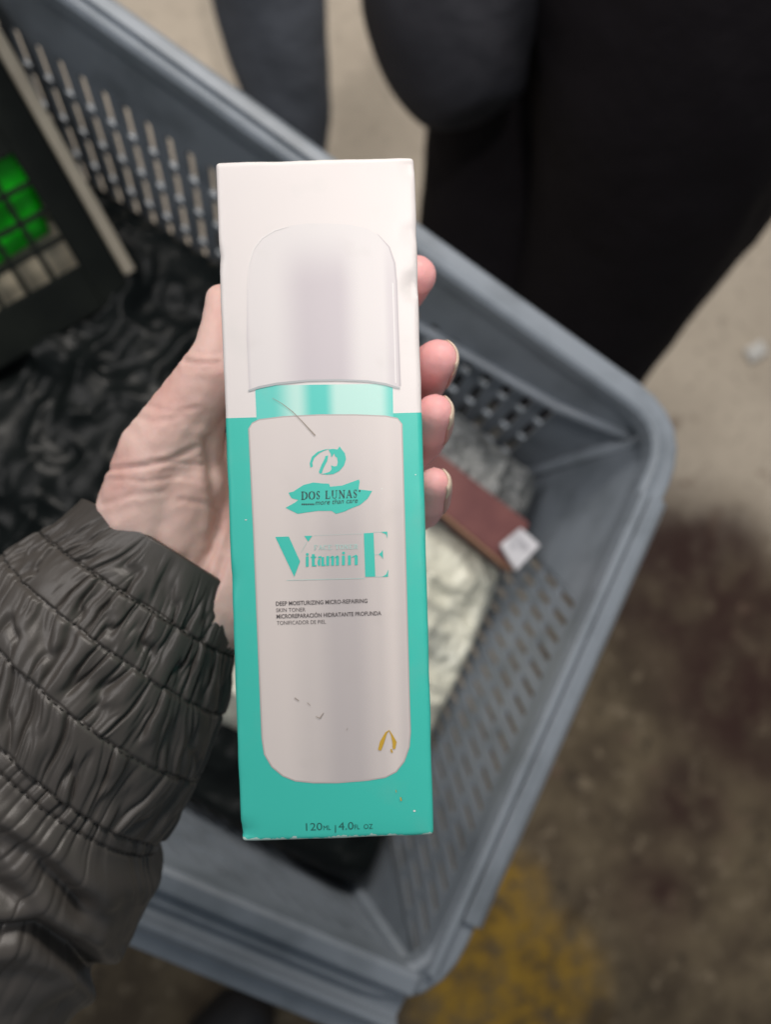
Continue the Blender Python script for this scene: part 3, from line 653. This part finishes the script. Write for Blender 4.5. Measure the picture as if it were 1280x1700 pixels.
# the large V, E and the word between them
flat([Z([(85, 856), (196, 853), (290, 1060), (242, 1186)]), Z([(325, 848), (392, 846), (358, 893)])], 'lettering', TEAL, 5)
flat([Z([(820, 826), (900, 822), (915, 1186), (832, 1188)]), Z([(963, 815), (1014, 812), (1016, 870), (1005, 835)]), Z([(943, 1001), (965, 982), (977, 962), (980, 1040), (965, 1018)]), Z([(1023, 1128), (1021, 1186), (972, 1186), (1005, 1168)])], 'lettering', TEAL, 5)
flat(segs([line(Z([(900, 817), (1012, 813)]), 0.7), line(Z([(300, 985), (345, 900)]), 0.6), line(Z([(915, 1186), (1020, 1185)]), 0.7), line(Z([(905, 1002), (950, 1001)]), 0.6), line(Z([(180, 1216), (500, 1208), (825, 1200)]), 0.8), line(Z([(400, 845), (810, 830)]), 0.35)]), 'lettering', PALE, 4.5)
def bar(x0, x1, y0, y1): return Z([(x0, y0), (x1, y0 - 2), (x1, y1 - 2), (x0, y1)])
itamin = [bar(338, 361, 1020, 1104), Z(arc(350, 1001, 12, 12, 0, 340, 12)), bar(388, 411, 1000, 1101), bar(378, 425, 1020, 1030), bar(408, 426, 1090, 1102),
          bar(466, 490, 1024, 1098), Z(arc(450, 1068, 15, 29, 60, 300, 12)), bar(440, 468, 1018, 1032), bar(488, 500, 1086, 1098),
          bar(508, 532, 1016, 1096), bar(549, 573, 1020, 1095), bar(589, 613, 1020, 1094), Z([(532, 1030), (560, 1010), (573, 1022), (549, 1028)]), Z([(573, 1030), (600, 1008), (613, 1022), (589, 1028)]),
          bar(638, 662, 1012, 1092), Z(arc(651, 990, 12, 12, 0, 340, 12)), bar(688, 712, 1010, 1091), bar(744, 769, 1014, 1089), Z([(712, 1026), (755, 1002), (769, 1016), (744, 1022)])]
flat(itamin, 'lettering', TEAL, 5)
text('DEEP MOISTURIZING MICRO-REPAIRING', (458, 1005.3), (610, 1000.5), 6.9, GREYT, 5, 0.014)
text('SKIN TONER', (458.5, 1016), (507, 1014.8), 6.6, GREYT, 5, -0.004)
text('MICROREPARACIÓN HIDRATANTE PROFUNDA', (459, 1026.6), (633, 1021), 6.9, GREYT, 5, 0.014)
text('TONIFICADOR DE PIEL', (459.5, 1037.2), (541, 1035), 6.6, GREYT, 5, -0.004)
text('120', (508, 1379), (535, 1378), 13, DKT2, 1, 0.0); text('ML', (537, 1378), (549, 1377.4), 8, DKT2, 1); text('|', (556, 1379), (557.6, 1379), 10, DKT2, 1)
text('4.0', (562, 1377.5), (587, 1376.7), 13, DKT2, 1); text('FL', (588.5, 1376.6), (597, 1376.3), 8, DKT2, 1); text('OZ', (604, 1376), (619, 1375.3), 8, DKT2, 1)
# wear: a scratch, scuffs and specks of yellow paint
BRN = mat('scratch_dirt', (0.34, 0.29, 0.25), 0.6); YEL = mat('yellow_paint', (0.55, 0.34, 0.03), 0.5)
flat(segs([line([(452, 661), (468, 670), (485, 683), (500, 698), (512, 711), (523, 723)], [0.5, 0.9, 1.3, 1.5, 2.0, 2.6])]), 'scratch', BRN, 7)
flat(segs([line([(489, 1158), (496, 1163)], 1.6), line([(510, 1166), (515, 1171)], 1.0), line([(524, 1189), (531, 1192), (537, 1183)], [1.0, 2.2, 1.0]), line([(575, 1212), (577, 1208)], .8)]), 'scratch', BRN, 7)
flat(segs([line([(630, 1245), (634, 1232), (641, 1216), (646, 1212), (650, 1219), (655, 1232), (654, 1243)], [5, 7, 3, 1.5, 2.5, 7, 4]), line([(649, 1243), (651, 1249)], 2.5), line([(665, 1323), (666, 1329)], 2), line([(657, 1311), (658, 1315)], 1)]), 'paint_mark', YEL, 7)
WHT = mat('bare_card', (0.70, 0.72, 0.69), 0.6)
for q_ in ((408, 863, 2, .8), (634, 811, 1.2, 1), (690, 788, 1.2, 1), (688, 1346, 2.2, 1.8)): flat([arc(*q_, 0, 330, 8)], 'bare_patch', WHT, 3)

# ------------------------------------------------------------------ the hand and sleeve
ph = thing('person', 'left hand and gathered grey brown jacket sleeve of the person holding the toner box', 'person', pd(150, 1250, 0.33))
def blob_chain(bm_, pts):      # pts: (px, py, depth, radius m)
    for (x0, y0, d0, r0), (x1, y1, d1, r1) in zip(pts[:-1], pts[1:]):
        a_ = ray_c(x0, y0) * d0; b_ = ray_c(x1, y1) * d1; L = np.linalg.norm(b_ - a_); n_ = max(2, int(L / (min(r0, r1) * 0.35)))
        for t in np.linspace(0, 1, n_):
            c = a_ * (1 - t) + b_ * t; r_ = r0 * (1 - t) + r1 * t
            bmesh.ops.create_icosphere(bm_, subdivisions=2, radius=r_, matrix=Matrix.Translation(Vector(c)))
bm = bmesh.new()
chains = [
 # thumb
 [(369, 500, 0.279, 0.0054), (367, 540, 0.279, 0.0062), (362, 580, 0.279, 0.0074), (356, 608, 0.280, 0.0088), (318, 668, 0.286, 0.0105), (262, 756, 0.292, 0.0128), (245, 850, 0.300, 0.0165), (250, 930, 0.305, 0.0180)],
 [(300, 745, 0.293, 0.0120), (310, 800, 0.297, 0.0135), (290, 880, 0.303, 0.0165)],
 [(330, 690, 0.292, 0.0090), (305, 760, 0.295, 0.0120)],
 # palm rays
 [(500, 650, 0.300, 0.0110), (400, 800, 0.311, 0.0140), (285, 930, 0.309, 0.0185)],
 [(525, 735, 0.300, 0.0110), (420, 850, 0.312, 0.0145), (300, 950, 0.309, 0.0185)],
 [(535, 810, 0.300, 0.0110), (430, 900, 0.311, 0.0150), (320, 970, 0.309, 0.0185)],
 [(530, 880, 0.299, 0.0105), (430, 950, 0.307, 0.0160), (345, 1000, 0.307, 0.0180)],
 # forearm
 [(295, 960, 0.309, 0.0205), (235, 1060, 0.315, 0.0215), (170, 1180, 0.322, 0.023)],
 # index, middle, ring, little finger
 [(500, 650, 0.300, 0.0110), (600, 540, 0.306, 0.0088), (668, 480, 0.300, 0.0080), (690, 458, 0.287, 0.0066)],
 [(525, 735, 0.300, 0.0110), (650, 680, 0.308, 0.0090), (702, 632, 0.293, 0.0078), (716, 611, 0.280, 0.0074), (727, 596, 0.270, 0.0060)],
 [(535, 810, 0.300, 0.0110), (650, 770, 0.308, 0.0088), (701, 727, 0.293, 0.0076), (712, 706, 0.280, 0.0072), (722, 685, 0.270, 0.0056)],
 [(530, 880, 0.299, 0.0105), (640, 870, 0.306, 0.0080), (700, 843, 0.293, 0.0070), (712, 825, 0.282, 0.0066), (722, 802, 0.271, 0.0048)],
]
for c in chains: blob_chain(bm, c)
me = bpy.data.meshes.new('hand'); bm.to_mesh(me); bm.free()
ho = bpy.data.objects.new('hand', me); COL.objects.link(ho)
rm = ho.modifiers.new('r', 'REMESH'); rm.mode = 'VOXEL'; rm.voxel_size = 0.00085
sm = ho.modifiers.new('s', 'SMOOTH'); sm.factor = 0.5; sm.iterations = 14
apply_mods(ho)
me = ho.data
co = np.empty(len(me.vertices) * 3); me.vertices.foreach_get('co', co); co = co.reshape(-1, 3)
no = np.empty(len(me.vertices) * 3); me.vertex_normals.foreach_get('vector', no); no = no.reshape(-1, 3)
ppx = 640 + F * co[:, 0] / -co[:, 2]; ppy = 850 - F * co[:, 1] / -co[:, 2]
facing = np.clip(no[:, 2] * 3, 0, 1)
def dist_poly(pts):
    d = np.full(len(co), 1e9)
    for (x0, y0), (x1, y1) in zip(pts[:-1], pts[1:]):
        dx, dy = x1 - x0, y1 - y0; t = np.clip(((ppx - x0) * dx + (ppy - y0) * dy) / (dx * dx + dy * dy), 0, 1)
        d = np.minimum(d, np.hypot(ppx - x0 - t * dx, ppy - y0 - t * dy))
    return d
disp = np.zeros(len(co))
creases = [  # pixel polylines, depth mm, width px
 ([(306, 600), (330, 604), (365, 602)], 0.9, 4), ([(308, 612), (335, 614), (368, 610)], 0.5, 3.5), ([(322, 585), (345, 590), (366, 588)], 0.4, 3),
 ([(176, 780), (215, 776), (255, 772), (300, 755), (325, 742)], 0.8, 4), ([(250, 765), (290, 768), (335, 772)], 0.5, 3.5), ([(185, 795), (240, 800), (300, 792), (340, 800)], 0.35, 3),
 ([(170, 838), (220, 822), (270, 818)], 0.4, 4), ([(300, 830), (340, 836), (366, 850)], 0.5, 4),
 ([(345, 730), (350, 790), (362, 850), (352, 910), (320, 960)], 1.2, 7), ([(366, 880), (345, 930), (330, 975)], 0.6, 4), ([(372, 930), (352, 990)], 0.6, 4),
 ([(215, 690), (260, 700), (300, 690)], 0.3, 4), ([(240, 672), (285, 684), (330, 676)], 0.3, 3)]
for pts, dep, wd in creases:
    d = dist_poly(pts); dep *= 0.72; wd *= 1.15; disp -= dep * 1e-3 * np.exp(-(d / wd) ** 2) * facing
    disp += dep * 0.35e-3 * np.exp(-((d - wd * 2.1) / (wd * 1.1)) ** 2) * facing
disp += 0.00035 * (fbm(ppx / 28, ppy / 28, 3) - 0.5) + 0.00016 * (fbm((ppx + ppy) / 9, (ppx - ppy) / 22, 9) - 0.5)
co = co + no * disp[:, None]
me.vertices.foreach_set('co', cw(co).ravel()); me.update()
me.polygons.foreach_set('use_smooth', [True] * len(me.polygons))
def skin_material():
    mt = mat('skin', (0.85, 0.585, 0.515), 0.46, 0.4, noise=(45, (0.78, 0.45, 0.39), 0.42, 0.68), bump=(900, 0.18, 0.0004))
    nt = mt.node_tree; b = nt.nodes['Principled BSDF']
    b.inputs['Subsurface Weight'].default_value = 0.25; b.inputs['Subsurface Radius'].default_value = (0.008, 0.003, 0.0015); b.inputs['Subsurface Scale'].default_value = 0.5
    at = nt.nodes.new('ShaderNodeAttribute'); at.attribute_name = 'flush'
    old = b.inputs['Base Color'].links[0].from_socket
    mx = nt.nodes.new('ShaderNodeMix'); mx.data_type = 'RGBA'; nt.links.new(at.outputs['Fac'], mx.inputs[0]); nt.links.new(old, mx.inputs[6]); mx.inputs[7].default_value = (0.88, 0.43, 0.43, 1)
    nt.links.new(mx.outputs[2], b.inputs['Base Color']); return mt
SKIN = skin_material()
fl_ = np.clip((ppx - 640) / 60, 0, 1) * 0.95         # redder fingertips
at = me.attributes.new('flush', 'FLOAT', 'POINT'); at.data.foreach_set('value', fl_.astype(np.float32))
me.materials.clear(); me.materials.append(SKIN); adopt(ho, ph)
# fingernails: curved shells with a pale free edge
NAIL = mat('nail', (0.62, 0.33, 0.29), 0.28, 0.5); NEDGE = mat('nail_edge', (0.70, 0.56, 0.44), 0.35, 0.5)
def nail(tip, back, rad, nx, ny):
    """tip/back: (px,py,depth) of the fingertip axis; (nx,ny) image direction the nail faces"""
    T = ray_c(*tip[:2]) * tip[2]; Bk = ray_c(*back[:2]) * back[2]; ax = unit(T - Bk)
    up = np.array([nx, -ny, 0.1]); up = unit(up - ax * np.dot(up, ax)); sd = np.cross(ax, up)
    V = []; nu_, nv_ = 13, 10
    for j in range(nv_):
        s_ = j / (nv_ - 1); c = Bk * (1 - s_) + T * s_ + ax * 0.0035 * s_
        wid = 1.05 - 0.25 * max(0, s_ - 0.6) / 0.4
        rr = rad * (1.04 - 0.10 * s_)
        for i in range(nu_):
            an = (i / (nu_ - 1) - 0.5) * 2 * wid
            V.append(c + up * rr * math.cos(an) + sd * rr * math.sin(an) - ax * 0.0012 * (an / 1.05) ** 2)
    Fc = [(j * nu_ + i, j * nu_ + i + 1, (j + 1) * nu_ + i + 1, (j + 1) * nu_ + i) for j in range(nv_ - 1) for i in range(nu_ - 1)]
    o = obj('fingernail', cw(np.array(V)), Fc, NAIL, ho, smooth=True)
    o.data.materials.append(NEDGE)
    for k, p in enumerate(o.data.polygons):
        if k // (nu_ - 1) >= nv_ - 4: p.material_index = 1
    sw = o.modifiers.new('w', 'SHRINKWRAP'); sw.target = ho; sw.wrap_method = 'NEAREST_SURFACEPOINT'; sw.wrap_mode = 'ABOVE_SURFACE'; sw.offset = 0.00025
    sdm = o.modifiers.new('s', 'SOLIDIFY'); sdm.thickness = 0.0005; sdm.offset = 0
nail((728, 594, 0.269), (714, 615, 0.281), 0.0066, 0.9, -0.25)
nail((723, 683, 0.269), (711, 707, 0.281), 0.0062, 0.95, -0.2)
nail((722, 800, 0.270), (713, 824, 0.282), 0.0054, 0.95, -0.2)

# sleeve --------------------------------------------------------------
NT, NA = 400, 1000
tt = np.linspace(0, 860, NT); th = np.linspace(0, 2 * math.pi, NA, endpoint=False)
kt = [0, 40, 95, 170, 280, 400, 440, 480, 560, 640, 760, 860]
kw_ = [158, 172, 194, 220, 243, 247, 250, 268, 276, 272, 268, 270]
hw = np.interp(tt, kt, kw_)
for _ in range(14): hw = np.convolve(np.pad(hw, 3, 'edge'), np.ones(7) / 7, 'valid')
cxp = 262 - 0.52 * tt; cyp = 935 + 0.855 * tt
dep = 0.306 + 0.0000200 * tt
rows = [92, 182, 288, 398, 420]
TT, TH = np.meshgrid(tt, th, indexing='ij')
# gathers: narrow fold lines running along the arm, pinched at every row of stitching
edges = [0] + rows[:4] + [900]
hgt = np.zeros_like(TT)
ang = ((TH + math.pi / 2) % (2 * math.pi)) / (2 * math.pi)      # noise seam on the hidden back
for b_ in range(5):
    lo, hi = edges[b_], edges[b_ + 1]
    mk = (TT >= lo) & (TT <= hi) if b_ < 4 else TT > lo
    s_ = np.clip((TT - lo) / ((hi - lo) if b_ < 4 else 130.0), 0, 1)
    K = 74
    slantv = (vnoise(ang * 9, s_ * 0 + b_ * 3.7, 40 + b_) - 0.5) * 0.085
    wob = 0.007 * (fbm(ang * 26, s_ * 2.2, 60 + b_, 2) - 0.5)
    x = (ang + slantv * (s_ - 0.5) + wob)
    n1 = vnoise(x * K, s_ * 0.8 + 7 * b_, 80 + b_); n2 = vnoise(x * K * 1.55 + 5, s_ * 1.1 + 3 * b_, 90 + b_)
    sharp = 1 - np.abs(2 * n1 - 1); sharp2 = 1 - np.abs(2 * n2 - 1)
    prof = np.sin(np.pi * np.clip(s_, 0, 1)) ** 0.6 if 0 < b_ < 4 else (np.clip(s_ * 1.0, 0, 1) ** 0.7 if b_ == 0 else np.exp(-s_ * 4))
    big = vnoise(x * 17, s_ * 1.1 + 2 * b_, 70 + b_)
    amp = 0.0030 if b_ < 4 else 0.002
    if b_ == 0: amp = 0.0020 * np.clip(TT / 45, 0.10, 1)
    puff = (0.0004 * np.sin(np.pi * s_) ** 0.7 if b_ < 4 else 0 * s_)
    fine = 0.5 + 0.5 * (1 - prof) if b_ < 4 else 1
    c1 = np.exp(-((2 * n1 - 1) / 0.24) ** 2); c2 = np.exp(-((2 * n2 - 1) / 0.40) ** 2); dk = np.exp(-3.0 * s_) if b_ == 4 else 1.0
    keep = np.clip(fbm(ang * 40, s_ * 1.5 + 11 * b_, 130 + b_, 2) * 3.2 - 1.1, 0, 1)
    hb = amp * (-(c1 * 0.62 + c2 * 0.30 * keep) * (0.30 + 0.70 * prof) + (n1 - 0.5) * 0.55 * dk + (big - 0.5) * 0.75 * dk * (0.4 + 0.6 * prof)) + puff
    hgt = np.where(mk, hb, hgt)
for r_ in rows: hgt -= 0.0008 * np.exp(-((TT - r_) / 3.5) ** 2)
# plain sleeve above the gathers: broad soft folds, and one deep crease
g_ = np.clip((TT - 425) / 60, 0, 1)
hgt += g_ * (0.010 * (fbm(ang * 5 + TT * 0.0018, TT * 0.0065 - ang * 6, 5, 3) - 0.5) + 0.006 * np.exp(-((TT - 450) / 28) ** 2))
fold = 560 + 95 * np.sin((ang - 0.02) * 2 * math.pi * 1.0 + 0.9)
hgt -= g_ * 0.010 * np.exp(-((TT - fold) / 20) ** 2) * np.clip(fbm(ang * 3, TT * 0, 77, 2) * 2.6 - 0.6, 0, 1)
ax_c = np.array([-0.52, -0.855, -0.05]); ax_c = unit(ax_c)
e_s = unit(np.array([0.855, -0.52, 0.0])); e_d = unit(np.cross(ax_c, e_s)); e_d = e_d if e_d[2] > 0 else -e_d
C0 = np.stack([ray_c(x_, y_) * d_ for x_, y_, d_ in zip(cxp, cyp, dep)])
rad = hw * dep / F
flatten = np.interp(tt, [0, 100, 300, 860], [0.66, 0.72, 0.80, 0.9])
rs = rad[:, None] + hgt; rdp = rad[:, None] * flatten[:, None] + hgt
# the cuff edge dips a little at its middle
ecc = -(50 * (0.5 + 0.5 * np.sin(TH)) * np.clip(1.3 - TT / 600, 0, 1) + np.interp(TT, [60, 400, 700, 860], [0, 115, 60, 0]) * (1 - np.cos(TH)) / 2) * (dep[:, None] / F)
SV = C0[:, None, :] + e_s * (rs * np.cos(TH))[..., None] + e_d * (rdp * np.sin(TH))[..., None] + ax_c * ecc[..., None]
# deep soft folds of the plain sleeve, drawn in by following lines across it
spx = 640 + F * SV[..., 0] / -SV[..., 2]; spy = 850 - F * SV[..., 1] / -SV[..., 2]
frontal = np.clip(np.sin(TH) * 3 + 0.6, 0, 1)
for pts, dep_, wd in [([(-120, 1340), (0, 1392), (65, 1432), (135, 1505)], 0.0045, 18), ([(-120, 1560), (-20, 1548), (60, 1548), (120, 1572), (170, 1625)], 0.0045, 16), ([(-80, 1440), (20, 1480), (90, 1540)], 0.0015, 24)]:
    dmin = np.full(spx.shape, 1e9)
    for (x0, y0), (x1, y1) in zip(pts[:-1], pts[1:]):
        dx, dy = x1 - x0, y1 - y0; t_ = np.clip(((spx - x0) * dx + (spy - y0) * dy) / (dx * dx + dy * dy), 0, 1)
        dmin = np.minimum(dmin, np.hypot(spx - x0 - t_ * dx, spy - y0 - t_ * dy))
    dv_ = (-dep_ * np.exp(-(dmin / wd) ** 2) + 0.45 * dep_ * np.exp(-((dmin - 2.4 * wd) / (1.3 * wd)) ** 2)) * frontal * g_
    SV = SV + (e_s * np.cos(TH)[..., None] + e_d * np.sin(TH)[..., None]) * dv_[..., None]
V = cw(SV.reshape(-1, 3)); Fc = []
for i in range(NT - 1):
    for k in range(NA):
        k2 = (k + 1) % NA; Fc.append((i * NA + k, i * NA + k2, (i + 1) * NA + k2, (i + 1) * NA + k))
# turned-in hem
n0 = len(V); hem = []
for stp, (din, back) in enumerate(((0.0012, -0.0004), (0.0030, 0.002), (0.0040, 0.012))):
    ring = C0[0] + e_s * ((rs[0] - din) * np.cos(th))[:, None] + e_d * ((rdp[0] - din) * np.sin(th))[:, None] + ax_c * (ecc[0] + back)[:, None]
    hem.append(cw(ring))
V = np.concatenate([V] + hem)
prev = 0
for stp in range(3):
    cur = n0 + stp * NA
    for k in range(NA):
        k2 = (k + 1) % NA; Fc.append((prev + k2, prev + k, cur + k, cur + k2))
    prev = cur
NYL = mat('nylon_cloth', (0.072, 0.064, 0.057), 0.40, 0.45, noise=(20, (0.058, 0.052, 0.047), 0.35, 0.7), bump=(2600, 0.25, 0.0002))
sl = obj('sleeve', V, Fc, NYL, ph, smooth=True); recalc(sl)
# stitches: one thread row per line of gathering
THR = mat('thread', (0.020, 0.018, 0.016), 0.8)
for r_ in rows:
    i = int(round(r_ / 860 * (NT - 1))); m_ = MB(); nst = 125
    for k in range(nst):
        k0 = int(k * NA / nst); k1 = int((k + 0.62) * NA / nst) % NA; km = int((k + 0.31) * NA / nst) % NA
        cn = C0[i]
        P_ = [SV[i, q_] + unit(SV[i, q_] - cn) * e for q_, e in ((k0, 0.0), (km, 0.00035), (k1, 0.0))]
        m_.tube([cw(p) for p in P_], 0.00022, 5)
    m_.build('stitching', THR, sl)

# toe of the photographer's black shoe under the near rim
mb = MB(); mb.tube([pz(330, 1800, 0.05), pz(370, 1740, 0.05), pz(410, 1690, 0.045), pz(440, 1668, 0.03)], [0.045, 0.05, 0.045, 0.02], 16)
mb.build('shoe', mat('shoe_black', (0.008, 0.008, 0.010), 0.5), ph, smooth=True)
